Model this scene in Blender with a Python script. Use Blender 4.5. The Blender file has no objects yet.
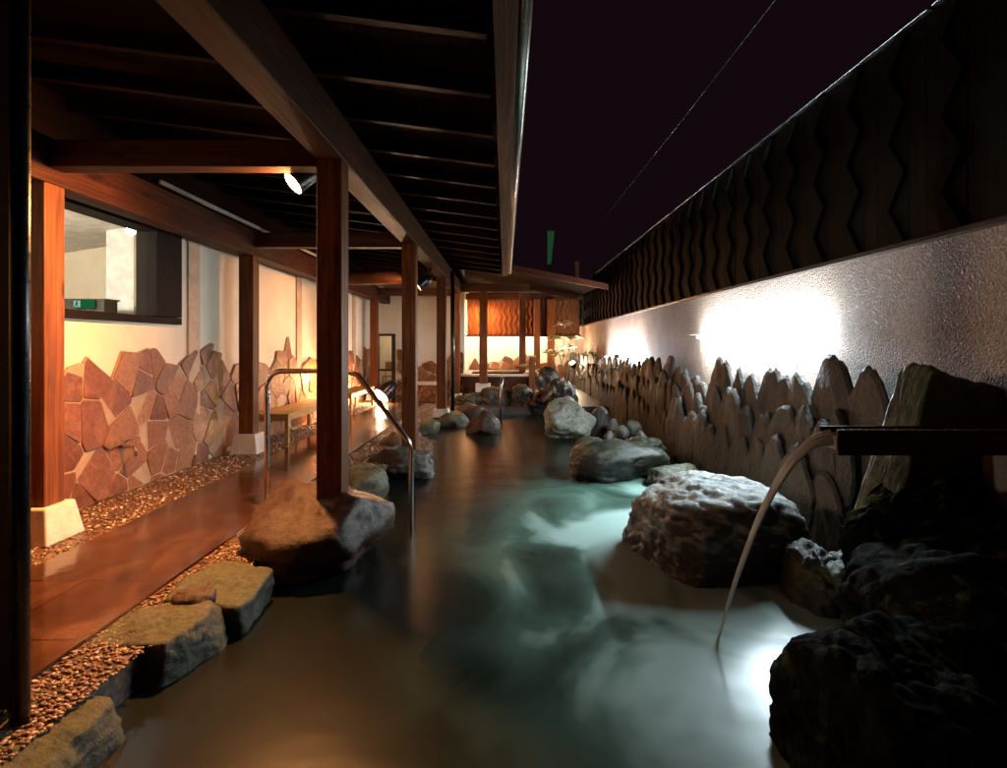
import bpy, bmesh, math, random
from mathutils import Vector, noise, Matrix
random.seed(11)
R = random.random
U = random.uniform
scene = bpy.context.scene
COL = scene.collection
F = 560.0; CX = 505.0; HY = 345.0; E = 1.32      # focal length in px, vanishing point, eye height
WATER = -0.157

def at(px, py, d):
    return Vector(((px-CX)*d/F, d, E-(py-HY)*d/F))

# ------------------------------------------------------------------ materials
class NT:
    def __init__(s, name):
        s.m = bpy.data.materials.new(name); s.m.use_nodes = True
        s.t = s.m.node_tree; s.n = s.t.nodes
        for x in list(s.n): s.n.remove(x)
        s.out = s.n.new('ShaderNodeOutputMaterial')
        s.b = s.n.new('ShaderNodeBsdfPrincipled')
        s.l(s.b.outputs[0], s.out.inputs[0])
    def l(s, a, b): s.t.links.new(a, b)
    def coord(s, scale=(1,1,1), rot=(0,0,0)):
        c = s.n.new('ShaderNodeTexCoord'); mp = s.n.new('ShaderNodeMapping')
        mp.inputs['Scale'].default_value = scale; mp.inputs['Rotation'].default_value = rot
        g = s.n.new('ShaderNodeNewGeometry')
        s.l(g.outputs['Position'], mp.inputs[0])
        return mp.outputs[0]
    def noise(s, vec, scale, detail=6, rough=.6, dist=0):
        t = s.n.new('ShaderNodeTexNoise'); s.l(vec, t.inputs['Vector'])
        t.inputs['Scale'].default_value = scale; t.inputs['Detail'].default_value = detail
        t.inputs['Roughness'].default_value = rough; t.inputs['Distortion'].default_value = dist
        return t.outputs[0]
    def voro(s, vec, scale, feature='F1', out=0):
        t = s.n.new('ShaderNodeTexVoronoi'); t.feature = feature
        s.l(vec, t.inputs['Vector']); t.inputs['Scale'].default_value = scale
        return t.outputs[out]
    def ramp(s, fac, stops, interp='LINEAR'):
        r = s.n.new('ShaderNodeValToRGB'); s.l(fac, r.inputs[0]); cr = r.color_ramp
        cr.interpolation = interp
        while len(cr.elements) < len(stops): cr.elements.new(.5)
        for e, (p, c) in zip(cr.elements, stops):
            e.position = p; e.color = (c, c, c, 1) if isinstance(c, (int, float)) else (*c, 1)
        return r.outputs[0]
    def mix(s, fac, a, b, mode='MIX'):
        m = s.n.new('ShaderNodeMix'); m.data_type = 'RGBA'; m.blend_type = mode
        for sock, v in ((m.inputs[0], fac), (m.inputs[6], a), (m.inputs[7], b)):
            if isinstance(v, (int, float)): sock.default_value = v
            elif isinstance(v, tuple): sock.default_value = (*v, 1)
            else: s.l(v, sock)
        return m.outputs[2]
    def math(s, op, a, b=0.0, clamp=False):
        m = s.n.new('ShaderNodeMath'); m.operation = op; m.use_clamp = clamp
        for sock, v in ((m.inputs[0], a), (m.inputs[1], b)):
            if isinstance(v, (int, float)): sock.default_value = v
            else: s.l(v, sock)
        return m.outputs[0]
    def bump(s, h, strength=.5, dist=.01, prev=None):
        b = s.n.new('ShaderNodeBump'); s.l(h, b.inputs['Height'])
        b.inputs['Strength'].default_value = strength; b.inputs['Distance'].default_value = dist
        if prev: s.l(prev, b.inputs['Normal'])
        return b.outputs[0]
    def attr(s, name='tone'):
        a = s.n.new('ShaderNodeAttribute'); a.attribute_name = name
        return a.outputs['Fac']
    def objrand(s):
        return s.n.new('ShaderNodeObjectInfo').outputs['Random']
    def upness(s):
        g = s.n.new('ShaderNodeNewGeometry'); x = s.n.new('ShaderNodeSeparateXYZ')
        s.l(g.outputs['Normal'], x.inputs[0]); return x.outputs['Z']
    def set(s, base=None, rough=None, normal=None, spec=None, metal=None):
        for k, v in (('Base Color', base), ('Roughness', rough), ('Normal', normal), ('Specular IOR Level', spec), ('Metallic', metal)):
            if v is None: continue
            i = s.b.inputs[k]
            if isinstance(v, tuple): i.default_value = (*v, 1)
            elif isinstance(v, (int, float)): i.default_value = v
            else: s.l(v, i)
        return s.m

def wood_mat(name, axis, dark, mid, light, rough=.45):
    s = NT(name)
    sc = [9, 9, 9]; sc[axis] = .55
    v = s.coord(tuple(sc))
    g = s.noise(v, 2.2, 8, .62, 1.2)
    v2 = s.coord(tuple(.4 if i == axis else 34 for i in range(3)))
    g2 = s.noise(v2, 2.0, 4, .6)
    knots = s.voro(s.coord(tuple(1.1 if i == axis else 4.2 for i in range(3))), 1.4)
    kn = s.ramp(knots, [(0, 0.0), (.07, 0.12), (.15, 1.0)])
    c = s.ramp(g, [(.28, dark), (.5, mid), (.74, light)])
    c = s.mix(s.ramp(g2, [(.3, .42), (.62, 0.0)]), c, tuple(x*.35 for x in dark))
    c = s.mix(kn, tuple(x*.3 for x in dark), c)
    w = s.noise(s.coord((1, 1, 1)), 1.7, 4, .6)
    c = s.mix(s.ramp(w, [(.35, .45), (.65, 0.0)]), c, tuple(x*.5 for x in mid))
    n = s.bump(g, .35, .01); n = s.bump(g2, .35, .004, n)
    return s.set(c, s.ramp(g2, [(.3, rough+.25), (.7, rough)]), n, .2)

def stone_mat(name, a, b, c, moss=0.0, rough=.5, bumpd=.03, scale=1.0, mosscol=(.045, .050, .018), light=None):
    s = NT(name); v = s.coord()
    big = s.noise(v, 2.3*scale, 8, .62, .4)
    fine = s.noise(v, 26*scale, 8, .7)
    col = s.ramp(big, [(.3, a), (.5, b), (.7, c)])
    col = s.mix(s.ramp(fine, [(.35, .65), (.6, 0.0)]), col, tuple(x*.35 for x in a))
    spk = s.noise(v, 90*scale, 3, .7)
    col = s.mix(s.ramp(spk, [(.58, 0.0), (.72, .5)]), col, tuple(min(1, x*2.0) for x in c))
    tone = s.objrand()
    col = s.mix(s.math('MULTIPLY', tone, .35), col, tuple(x*.5 for x in b))
    if moss:
        mm = s.math('MULTIPLY', s.ramp(s.noise(v, 4.3, 7, .7, .6), [(.58-moss*.25, 0.0), (.70-moss*.2, 1.0)]),
                    s.ramp(s.upness(), [(.0, .35), (.5, 1.0)]))
        col = s.mix(mm, col, s.ramp(fine, [(.35, mosscol), (.65, tuple(x*2.3 for x in mosscol))]))
    crack = s.voro(s.mix(.08, v, s.n[-1].outputs[0]) if False else v, 3.1*scale, 'DISTANCE_TO_EDGE')
    h = s.math('ADD', s.math('MULTIPLY', big, 1.0), s.math('MULTIPLY', fine, .55))
    n = s.bump(h, .8, bumpd); n = s.bump(spk, .5, .006, n)
    return s.set(col, s.ramp(fine, [(.3, rough+.2), (.7, rough-.12)]), n)

def clad_mat(name, stops, rough=.5, bd=.015):
    """stones of a cladding: each stone's own colour comes from its 'tone' value"""
    s = NT(name); v = s.coord()
    t = s.attr('tone')
    col = s.ramp(t, stops)
    fine = s.noise(v, 22, 8, .68); big = s.noise(v, 5, 5, .6, .5)
    col = s.mix(s.ramp(fine, [(.3, .6), (.62, 0.0)]), col, tuple(x*.3 for x in stops[0][1]))
    col = s.mix(s.ramp(big, [(.5, 0.0), (.75, .4)]), col, tuple(min(1, x*1.5) for x in stops[-1][1]))
    n = s.bump(s.math('ADD', big, s.math('MULTIPLY', fine, .7)), .8, bd)
    return s.set(col, rough, n)

M = {}
M['wood_z'] = wood_mat('cedar_post', 2, (.045, .012, .004), (.15, .046, .012), (.27, .10, .03))
M['wood_y'] = wood_mat('cedar_beam', 1, (.018, .006, .002), (.055, .018, .006), (.12, .045, .015))
M['wood_x'] = wood_mat('cedar_cross', 0, (.02, .006, .003), (.055, .017, .006), (.10, .038, .014))
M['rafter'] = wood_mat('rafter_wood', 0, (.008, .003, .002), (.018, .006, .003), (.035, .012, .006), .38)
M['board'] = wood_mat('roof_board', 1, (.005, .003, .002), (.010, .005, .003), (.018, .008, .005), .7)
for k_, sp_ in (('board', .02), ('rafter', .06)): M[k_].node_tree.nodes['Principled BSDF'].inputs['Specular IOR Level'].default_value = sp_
M['plate'] = wood_mat('plate_wood', 1, (.02, .006, .003), (.055, .017, .008), (.10, .036, .015))
M['bench'] = wood_mat('bench_wood', 1, (.3, .16, .05), (.5, .3, .1), (.62, .4, .16), .4)
M['panel'] = wood_mat('panel_wood', 2, (.06, .017, .007), (.15, .05, .018), (.25, .10, .038), .45)
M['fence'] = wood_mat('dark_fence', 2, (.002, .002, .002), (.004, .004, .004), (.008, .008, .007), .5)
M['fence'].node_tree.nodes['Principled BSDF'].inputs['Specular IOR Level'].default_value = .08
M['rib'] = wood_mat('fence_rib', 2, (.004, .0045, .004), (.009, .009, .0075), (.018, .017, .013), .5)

M['rib'].node_tree.nodes['Principled BSDF'].inputs['Specular IOR Level'].default_value = .03
M['plate'].node_tree.nodes['Principled BSDF'].inputs['Specular IOR Level'].default_value = .1
def m_plaster():
    s = NT('cream_plaster'); v = s.coord()
    a = s.noise(v, 3, 5, .6); f = s.noise(v, 120, 3, .6)
    c = s.ramp(a, [(.3, (.68, .58, .43)), (.7, (.76, .67, .52))])
    return s.set(c, .75, s.bump(f, .25, .003))
M['plaster'] = m_plaster()
def m_rough():
    s = NT('rough_plaster'); v = s.coord()
    a = s.noise(v, 2.2, 5, .6)
    f = s.noise(v, 110, 4, .55, .2); g = s.voro(v, 70, 'SMOOTH_F1')
    c = s.ramp(a, [(.3, (.46, .31, .235)), (.7, (.58, .41, .32))])
    c = s.mix(s.ramp(f, [(.38, .5), (.55, 0.0)]), c, (.16, .11, .085))
    n = s.bump(s.math('ADD', f, s.math('MULTIPLY', g, -.8)), 1.0, .024)
    return s.set(c, s.ramp(f, [(.4, .7), (.6, .42)]), n, .15)
M['rough'] = m_rough()
def m_flat(name, col, rough=.5, metal=0.0, bump=0.0, bs=40):
    s = NT(name); v = s.coord(); a = s.noise(v, 6, 5, .6); f = s.noise(v, bs, 5, .6)
    c = s.ramp(a, [(.3, tuple(x*.75 for x in col)), (.7, tuple(min(1, x*1.15) for x in col))])
    return s.set(c, s.ramp(f, [(.3, min(1, rough*1.25)), (.7, rough*.8)]), s.bump(f, .5, bump) if bump else None, None, metal)
M['steel'] = m_flat('brushed_steel', (.62, .58, .55), .22, 1.0)
M['darkmetal'] = m_flat('dark_metal', (.03, .03, .032), .3, .6)
M['frame'] = m_flat('dark_frame', (.018, .011, .009), .35)
M['sash'] = m_flat('window_frame_dark', (.010, .007, .006), .7)
M['sash'].node_tree.nodes['Principled BSDF'].inputs['Specular IOR Level'].default_value = .08
M['white'] = m_flat('white_paint', (.72, .7, .66), .5)
M['concrete'] = m_flat('footing_concrete', (.62, .58, .52), .7, 0, .008)
M['granite'] = m_flat('rim_granite', (.6, .52, .42), .4, 0, .003)
M['conduit'] = m_flat('pale_conduit', (.5, .46, .38), .4)
M['olive'] = m_flat('olive_panel', (.24, .21, .12), .6)
M['mortar'] = m_flat('mortar', (.40, .28, .18), .8, 0, .006, 60)
M['mortar_dark'] = m_flat('dark_mortar', (.12, .09, .07), .8, 0, .006, 60)
M['darkwall'] = m_flat('partition_dark', (.008, .006, .006), .7)
M['flag'] = clad_mat('flagstone', [(0, (.11, .03, .010)), (.35, (.20, .062, .020)), (.7, (.29, .11, .036)), (1, (.31, .135, .05))])
M['slab'] = clad_mat('slab_stone', [(0, (.010, .007, .005)), (.4, (.024, .017, .012)), (.8, (.044, .031, .023)), (1, (.075, .056, .043))], .5, .045)
M['rock'] = stone_mat('grey_rock', (.05, .045, .036), (.10, .088, .07), (.2, .18, .145), .0, .45)
M['rock_dark'] = stone_mat('dark_rock', (.010, .009, .007), (.02, .018, .015), (.04, .035, .03), .3, .35)
M['rock_moss'] = stone_mat('mossy_rock', (.045, .038, .026), (.095, .08, .055), (.17, .15, .10), .7, .5)
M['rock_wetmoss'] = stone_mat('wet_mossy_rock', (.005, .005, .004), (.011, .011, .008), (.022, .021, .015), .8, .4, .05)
M['rock_lit_top'] = stone_mat('painted_lit_top_rock', (.03, .028, .023), (.06, .055, .045), (.12, .11, .09), .0, .5, .045)
def paint_lit_top(m):  # paints lamp light into the colour: upward faces whitened, broken up by noise
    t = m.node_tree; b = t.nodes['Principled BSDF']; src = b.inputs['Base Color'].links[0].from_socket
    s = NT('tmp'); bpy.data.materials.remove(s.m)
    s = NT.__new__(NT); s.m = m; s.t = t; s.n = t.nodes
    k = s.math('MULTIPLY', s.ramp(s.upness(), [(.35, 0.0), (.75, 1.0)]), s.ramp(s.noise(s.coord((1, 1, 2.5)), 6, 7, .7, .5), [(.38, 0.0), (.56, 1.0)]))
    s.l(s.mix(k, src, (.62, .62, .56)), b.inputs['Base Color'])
paint_lit_top(M['rock_lit_top'])
M['rock_cobble'] = stone_mat('cobble', (.12, .11, .09), (.22, .2, .16), (.34, .31, .25), 0, .5, .01)
M['rock_brown'] = stone_mat('brown_rock', (.035, .015, .007), (.07, .031, .014), (.13, .062, .028), .0, .45, .022)
M['rock_white'] = stone_mat('pale_rock', (.3, .28, .2), (.55, .52, .4), (.75, .72, .6), .15, .6, .05)
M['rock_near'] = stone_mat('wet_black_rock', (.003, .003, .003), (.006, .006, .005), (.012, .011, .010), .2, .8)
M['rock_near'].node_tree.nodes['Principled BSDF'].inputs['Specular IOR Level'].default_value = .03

def m_deck():
    s = NT('wet_paving'); v = s.coord()
    st = s.noise(s.coord((1.6, 1, 1), (0, 0, .6)), 1.5, 8, .66, .5)
    c = s.ramp(st, [(.3, (.022, .009, .005)), (.5, (.065, .028, .015)), (.72, (.15, .072, .038))])
    br = s.n.new('ShaderNodeTexBrick')
    s.l(s.coord((1, 1, 1)), br.inputs['Vector'])
    br.inputs['Scale'].default_value = 1.0; br.inputs['Brick Width'].default_value = .93
    br.inputs['Row Height'].default_value = .62; br.inputs['Mortar Size'].default_value = .006; br.offset = .5
    br.inputs['Color1'].default_value = (1, 1, 1, 1); br.inputs['Color2'].default_value = (.86, .86, .86, 1)
    br.inputs['Mortar'].default_value = (.12, .12, .12, 1)
    c = s.mix(.8, c, br.outputs[0], 'MULTIPLY')
    pud = s.noise(v, 1.3, 5, .6, .5)
    fine = s.noise(v, 60, 3, .6)
    n = s.bump(s.noise(v, 7, 3, .5), .12, .012); n = s.bump(fine, .12, .002, n); n = s.bump(br.outputs[1], -.3, .003, n)
    return s.set(c, s.ramp(pud, [(.3, .06), (.66, .20)]), n, .6)
M['deck'] = m_deck()
def m_gravel():
    s = NT('gravel_base'); v = s.coord()
    vo = s.voro(v, 38); vc = s.voro(v, 38, 'F1', 1)
    c = s.mix(.55, s.ramp(vo, [(0, (.34, .2, .12)), (.8, (.05, .025, .015))]), vc, 'MULTIPLY')
    return s.set(c, .4, s.bump(vo, -1.0, .02))
M['gravel'] = m_gravel()
def m_peb():
    s = NT('pebble'); t = s.attr('tone')
    return s.set(s.ramp(t, [(0, (.10, .05, .03)), (.5, (.26, .15, .09)), (.85, (.42, .28, .18)), (1, (.7, .6, .48))]), .35)
M['pebble'] = m_peb()
def m_water():
    s = NT('bath_water'); v = s.coord((1, .75, 1), (0, 0, .5))
    a = s.noise(v, 1.1, 3, .5, .9)
    b = s.noise(s.coord((1, .6, 1), (0, 0, -.4)), 2.0, 2, .4, .4)
    milk_glow = s.ramp(s.math('ADD', s.math('MULTIPLY', a, .7), s.math('MULTIPLY', b, .3)), [(.36, .0), (.47, .4), (.60, 1.0)], 'B_SPLINE')
    g = s.n.new('ShaderNodeNewGeometry'); vd = s.n.new('ShaderNodeVectorMath'); vd.operation = 'DISTANCE'
    vm = s.n.new('ShaderNodeVectorMath'); vm.operation = 'MULTIPLY'; vm.inputs[1].default_value = (1, .52, 1)
    s.l(g.outputs['Position'], vm.inputs[0]); s.l(vm.outputs[0], vd.inputs[0]); vd.inputs[1].default_value = (1.2, 3.7*.52, WATER)   # churned milky water, with the lamp-glow streak painted in as a pale ellipse
    near = s.ramp(s.math('DIVIDE', vd.outputs['Value'], 4.0), [(.03, 1.0), (.52, 0.0)], 'EASE')
    milk_glow = s.math('ADD', s.math('MULTIPLY', milk_glow, .02), s.math('MULTIPLY', near, s.math('ADD', .22, s.math('MULTIPLY', milk_glow, 1.35))), True)
    col = s.mix(milk_glow, (.004, .005, .004), (.20, .37, .28))
    col = s.mix(s.ramp(milk_glow, [(.55, 0.0), (1.0, 1.0)]), col, (.62, .84, .75))
    rip = s.noise(s.coord((1, 1.6, 1)), 2.6, 2, .4, .0)
    n = s.bump(rip, .22, .02)
    s.b.inputs['IOR'].default_value = 1.45
    return s.set(col, .27, n)
M['water'] = m_water()
def m_jet():
    s = NT('falling_water')
    s.set((.86, .92, .92), .18)
    s.b.inputs['Transmission Weight'].default_value = .25; s.b.inputs['IOR'].default_value = 1.33
    v = s.coord((40, 40, 3)); s.set(normal=s.bump(s.noise(v, 2, 3), .5, .01))
    return s.m
M['jet'] = m_jet()
def m_glass():
    s = NT('window_glass')
    gl = s.n.new('ShaderNodeBsdfGlossy'); gl.inputs['Roughness'].default_value = .01
    tr = s.n.new('ShaderNodeBsdfTransparent'); mx = s.n.new('ShaderNodeMixShader'); fr = s.n.new('ShaderNodeFresnel')
    s.n.remove(fr); mx.inputs[0].default_value = .10
    s.l(tr.outputs[0], mx.inputs[1]); s.l(gl.outputs[0], mx.inputs[2]); s.l(mx.outputs[0], s.out.inputs[0])
    s.n.remove(s.b); return s.m
M['glass'] = m_glass()
def emit(name, col, st):
    s = NT(name); e = s.n.new('ShaderNodeEmission'); e.inputs[0].default_value = (*col, 1); e.inputs[1].default_value = st
    s.l(e.outputs[0], s.out.inputs[0]); s.n.remove(s.b); return s.m
WARM = (1.0, .41, .125); COOL = (.72, .90, 1.0); SOFT = (1.0, .80, .56)

# ------------------------------------------------------------------ mesh helpers
def link(name, me, mat, parent=None):
    o = bpy.data.objects.new(name, me); COL.objects.link(o)
    if mat: me.materials.append(mat)
    if parent: o.parent = parent
    return o
def tag(o, label=None, cat=None, group=None, kind=None):
    if label: o['label'] = label
    if cat: o['category'] = cat
    if group: o['group'] = group
    if kind: o['kind'] = kind
    return o
def thing(name, label, cat, loc=(0, 0, 0), group=None):
    o = bpy.data.objects.new(name, None); COL.objects.link(o); o.location = loc
    o.empty_display_size = .1
    return tag(o, label, cat, group)
class MB:
    def __init__(s, off=(0, 0, 0)):
        s.bm = bmesh.new(); s.off = Vector(off); s.col = s.bm.verts.layers.float.new('tone')
    def v(s, p, tone=0):
        x = s.bm.verts.new(Vector(p)-s.off); x[s.col] = tone; return x
    def f(s, vs):
        try: return s.bm.faces.new(vs)
        except ValueError: return None
    def box(s, x0, x1, y0, y1, z0, z1):
        p = [s.v((x, y, z)) for z in (z0, z1) for y in (y0, y1) for x in (x0, x1)]
        for q in ((0, 2, 3, 1), (4, 5, 7, 6), (0, 1, 5, 4), (2, 6, 7, 3), (0, 4, 6, 2), (1, 3, 7, 5)):
            s.f([p[i] for i in q])
        return s
    def hexa(s, bottom, top):
        """8-corner block from two quads (lists of 4 points, same winding)"""
        b = [s.v(p) for p in bottom]; t = [s.v(p) for p in top]
        s.f(b[::-1]); s.f(t)
        for i in range(4): s.f([b[i], b[(i+1) % 4], t[(i+1) % 4], t[i]])
        return s
    def tube(s, pts, r, n=12, cap=True):
        pts = [Vector(p) for p in pts]; rings = []
        up0 = Vector((0, 0, 1))
        for i, p in enumerate(pts):
            t = (pts[min(i+1, len(pts)-1)]-pts[max(i-1, 0)]).normalized()
            a = t.cross(up0)
            if a.length < .05: a = t.cross(Vector((0, 1, 0)))
            a.normalize(); b = t.cross(a).normalized()
            if rings and a.dot(lasta) < 0: a = -a; b = -b
            lasta = a
            rr = r[i] if isinstance(r, (list, tuple)) else r
            rings.append([s.v(p+a*math.cos(k*2*math.pi/n)*rr+b*math.sin(k*2*math.pi/n)*rr) for k in range(n)])
        for i in range(len(rings)-1):
            for k in range(n): s.f([rings[i][k], rings[i][(k+1) % n], rings[i+1][(k+1) % n], rings[i+1][k]])
        if cap: s.f(rings[0][::-1]); s.f(rings[-1])
        return s
    def ico(s, c, r, sub=2, sc=(1, 1, 1), tone=0, rot=None):
        m = Matrix.Translation(Vector(c)-s.off) @ (rot or Matrix.Identity(4)) @ Matrix.Diagonal((*sc, 1))
        g = bmesh.ops.create_icosphere(s.bm, subdivisions=sub, radius=r, matrix=m)
        for x in g['verts']: x[s.col] = tone
        return g['verts']
    def build(s, name, mat, parent=None, smooth=False, bevel=0, world=False):
        bmesh.ops.recalc_face_normals(s.bm, faces=s.bm.faces[:])
        me = bpy.data.meshes.new(name); s.bm.to_mesh(me); s.bm.free()
        if smooth:
            for p in me.polygons: p.use_smooth = True
        o = link(name, me, mat, parent)
        if not parent: o.location = s.off
        if bevel:
            b = o.modifiers.new('bevel', 'BEVEL'); b.width = bevel; b.segments = 2; b.limit_method = 'ANGLE'
        return o

def rock_bm(seed, size, center, sub=5, facets=14, rough=.10, sharp=.9, flat=0.0, blocky=0, extra=()):
    """faceted, weathered boulder filling size (x,y,z) about center"""
    rnd = random.Random(seed)
    planes = []
    for i in range(facets):
        z = rnd.uniform(-1, 1); a = rnd.uniform(0, 2*math.pi); q = math.sqrt(1-z*z)
        planes.append((Vector((q*math.cos(a), q*math.sin(a), z)), rnd.uniform(.62, .95)))
    if flat: planes.append((Vector((rnd.uniform(-.1, .1), rnd.uniform(-.1, .1), 1)).normalized(), 1-flat))
    for n_, h_ in extra: planes.append((Vector(n_).normalized(), h_))
    if blocky:
        for k in range(4):
            a = k*math.pi/2+rnd.uniform(-.3, .3)
            planes.append((Vector((math.cos(a), math.sin(a), rnd.uniform(-.1, .35))).normalized(), 1-blocky*rnd.uniform(.7, 1.2)))
    bm = bmesh.new(); bmesh.ops.create_icosphere(bm, subdivisions=sub, radius=1)
    so = Vector((seed*3.7, seed*1.3, seed*.7))
    for v in bm.verts:
        d = v.co.normalized(); r = 1.0
        for n, h in planes:
            c = n.dot(d)
            if c > .05:
                q = h/c
                k = .06
                # smooth minimum keeps worn edges
                hh = max(0, min(1, .5+.5*(r-q)/k)); r = r*(1-hh)+q*hh-k*hh*(1-hh)
        nn = noise.fractal(d*1.6+so, 1.0, 2.1, 6)*rough
        nn += abs(noise.noise(d*3.3+so))*rough*.5
        rg_ = 1-abs(noise.noise(Vector((d.x*4+d.z*2, d.y*4, d.z*7))+so))*2.2
        nn += max(0, rg_)**3*rough*-.45
        nn += noise.fractal(d*9+so, 1.0, 2.2, 4)*rough*.28
        v.co = d*(r+nn)
    lo = [min(v.co[i] for v in bm.verts) for i in range(3)]; hi = [max(v.co[i] for v in bm.verts) for i in range(3)]
    for v in bm.verts:
        v.co = Vector(((v.co[i]-lo[i])/(hi[i]-lo[i])-.5)*size[i] for i in range(3))
    return bm
def rock(px0, px1, ytop, d, depth, label, mat='rock', zbot=-.35, sub=5, seed=1, facets=14, rough=.1, flat=0.0, rot=0, name='boulder', cat='rock', group=None, ztop=None, tilt=(0, 0), blocky=0, extra=()):
    w = (px1-px0)*d/F; cx = ((px0+px1)/2-CX)*d/F
    zt = ztop if ztop is not None else E-(ytop-HY)*d/F
    h = zt-zbot
    bm = rock_bm(seed, (w, depth, h), None, sub, facets, rough, flat=flat, blocky=blocky, extra=extra)
    me = bpy.data.meshes.new(name); bm.to_mesh(me); bm.free()
    for p in me.polygons: p.use_smooth = True
    o = link(name, me, M[mat]); o.location = (cx, d, (zt+zbot)/2); o.rotation_euler = (tilt[0], tilt[1], rot)
    return tag(o, label, cat, group)

# ------------------------------------------------------------------ Voronoi flagstone cladding
def clip_poly(poly, p, n):
    out = []
    for i in range(len(poly)):
        a, b = poly[i], poly[(i+1) % len(poly)]
        da = (a[0]-p[0])*n[0]+(a[1]-p[1])*n[1]; db = (b[0]-p[0])*n[0]+(b[1]-p[1])*n[1]
        if da <= 0: out.append(a)
        if (da < 0 < db) or (db < 0 < da):
            t = da/(da-db); out.append((a[0]+(b[0]-a[0])*t, a[1]+(b[1]-a[1])*t))
    return out
def chaikin(poly, k=.22):
    o = []
    for i in range(len(poly)):
        a, b = poly[i], poly[(i+1) % len(poly)]
        o.append((a[0]+(b[0]-a[0])*k, a[1]+(b[1]-a[1])*k)); o.append((a[0]+(b[0]-a[0])*(1-k), a[1]+(b[1]-a[1])*(1-k)))
    return o
def shrink(poly, m):
    c = (sum(p[0] for p in poly)/len(poly), sum(p[1] for p in poly)/len(poly)); o = []
    for p in poly:
        dx, dy = p[0]-c[0], p[1]-c[1]; L = math.hypot(dx, dy) or 1e-6
        k = max(.2, 1-m/L); o.append((c[0]+dx*k, c[1]+dy*k))
    return o
def flagstones(u0, u1, top, cell, mapf, seed=3, thick=.05, stretch=1.0, drop=.16):
    """two MBs (stones, mortar); mapf(u, v, out) -> world point"""
    rnd = random.Random(seed); st = MB(); mo = MB()
    vh = top(0)+.6; pts = []
    nu = int((u1-u0)/cell)+3; nv = int(vh/(cell*stretch))+3
    for i in range(-1, nu):
        for j in range(-1, nv):
            pts.append((u0+(i+.5+rnd.uniform(-.5, .5))*cell*.9, (j+.4+rnd.uniform(-.5, .5))*cell*.9*stretch))
    pts = [p for p in pts if rnd.random() > drop]
    for p in pts:
        if p[0] < u0-.02 or p[0] > u1+.02 or p[1] < -.1 or p[1] > top(p[0])-cell*.45: continue
        poly = [(p[0]-cell*2, p[1]-cell*2), (p[0]+cell*2, p[1]-cell*2), (p[0]+cell*2, p[1]+cell*2), (p[0]-cell*2, p[1]+cell*2)] if p[1] < top(p[0])-cell*1.25 else [(p[0]-cell*2, p[1]-cell*2*stretch), (p[0]+cell*2, p[1]-cell*2*stretch), (p[0]+cell*1.5, p[1]+cell*.30*stretch), (p[0]+rnd.uniform(-.35, .35)*cell, p[1]+cell*rnd.uniform(.55, .85)*stretch), (p[0]-cell*1.5, p[1]+cell*.30*stretch)]
        for q in pts:
            dx, dy = q[0]-p[0], q[1]-p[1]; L = math.hypot(dx, dy)
            if 0 < L < cell*4*stretch: poly = clip_poly(poly, (p[0]+dx/2, p[1]+dy/2), (dx/L, dy/L))
            if len(poly) < 3: break
        if len(poly) < 3: continue
        poly = clip_poly(poly, (u0, 0), (-1, 0)); poly = clip_poly(poly, (u1, 0), (1, 0)); poly = clip_poly(poly, (0, 0), (0, -1))
        if len(poly) < 3: continue
        tn = rnd.random(); t = thick*rnd.uniform(.7, 1.25)
        mo_ring = [[mo.v(mapf(a, b, o)) for a, b in poly] for o in (0.001, thick*.68)]
        mo.f(mo_ring[1])
        for i in range(len(poly)): j = (i+1) % len(poly); mo.f([mo_ring[0][i], mo_ring[0][j], mo_ring[1][j], mo_ring[1][i]])
        cc = chaikin(shrink(poly, .007), .07); tl = (rnd.uniform(-.06, .06), rnd.uniform(-.06, .06))
        rings = []
        for m, o in ((0, .002), (0, t-.007), (.006, t)):
            pp = shrink(cc, m) if m else cc
            rings.append([st.v(mapf(a, b, o+((a-p[0])*tl[0]+(b-p[1])*tl[1] if o > .01 else 0)), tn) for a, b in pp])
        for k in range(2):
            for i in range(len(cc)): j = (i+1) % len(cc); st.f([rings[k][i], rings[k][j], rings[k+1][j], rings[k+1][i]])
        st.f(rings[2])
    return st, mo

# ------------------------------------------------------------------ ground, bank, water
g = MB().box(-60, 60, -60, 120, -1.2, -.62).build('ground', M['mortar_dark']); tag(g, kind='structure')
w = MB(); ny = 2
w.box(-2.0, 2.60, -3, 13.2, WATER-.3, WATER); o = w.build('water', M['water']); tag(o, kind='structure')
edge = [(-3.6, -3), (-1.66, -3), (-1.60, 2), (-1.55, 3), (-1.5, 4), (-1.44, 5), (-1.38, 6), (-1.0, 6.6), (-.98, 7.6), (-1.40, 8.6), (-1.42, 9.2), (-1.25, 10.6), (-.6, 11.7), (.6, 12.0), (2.7, 12.0), (2.7, 20.8), (-3.6, 20.8)]
b = MB(); lo = [b.v((x, y, -.62)) for x, y in edge]; hi = [b.v((x, y, 0)) for x, y in edge]
b.f(hi); b.f(lo[::-1])
for i in range(len(edge)): j = (i+1) % len(edge); b.f([lo[i], lo[j], hi[j], hi[i]])
tag(b.build('terrain', M['gravel']), kind='structure')
p = MB().box(-2.78, -1.86, -3, 14.9, -.02, .014).build('path', M['deck'], bevel=.006); tag(p, kind='structure')

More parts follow.
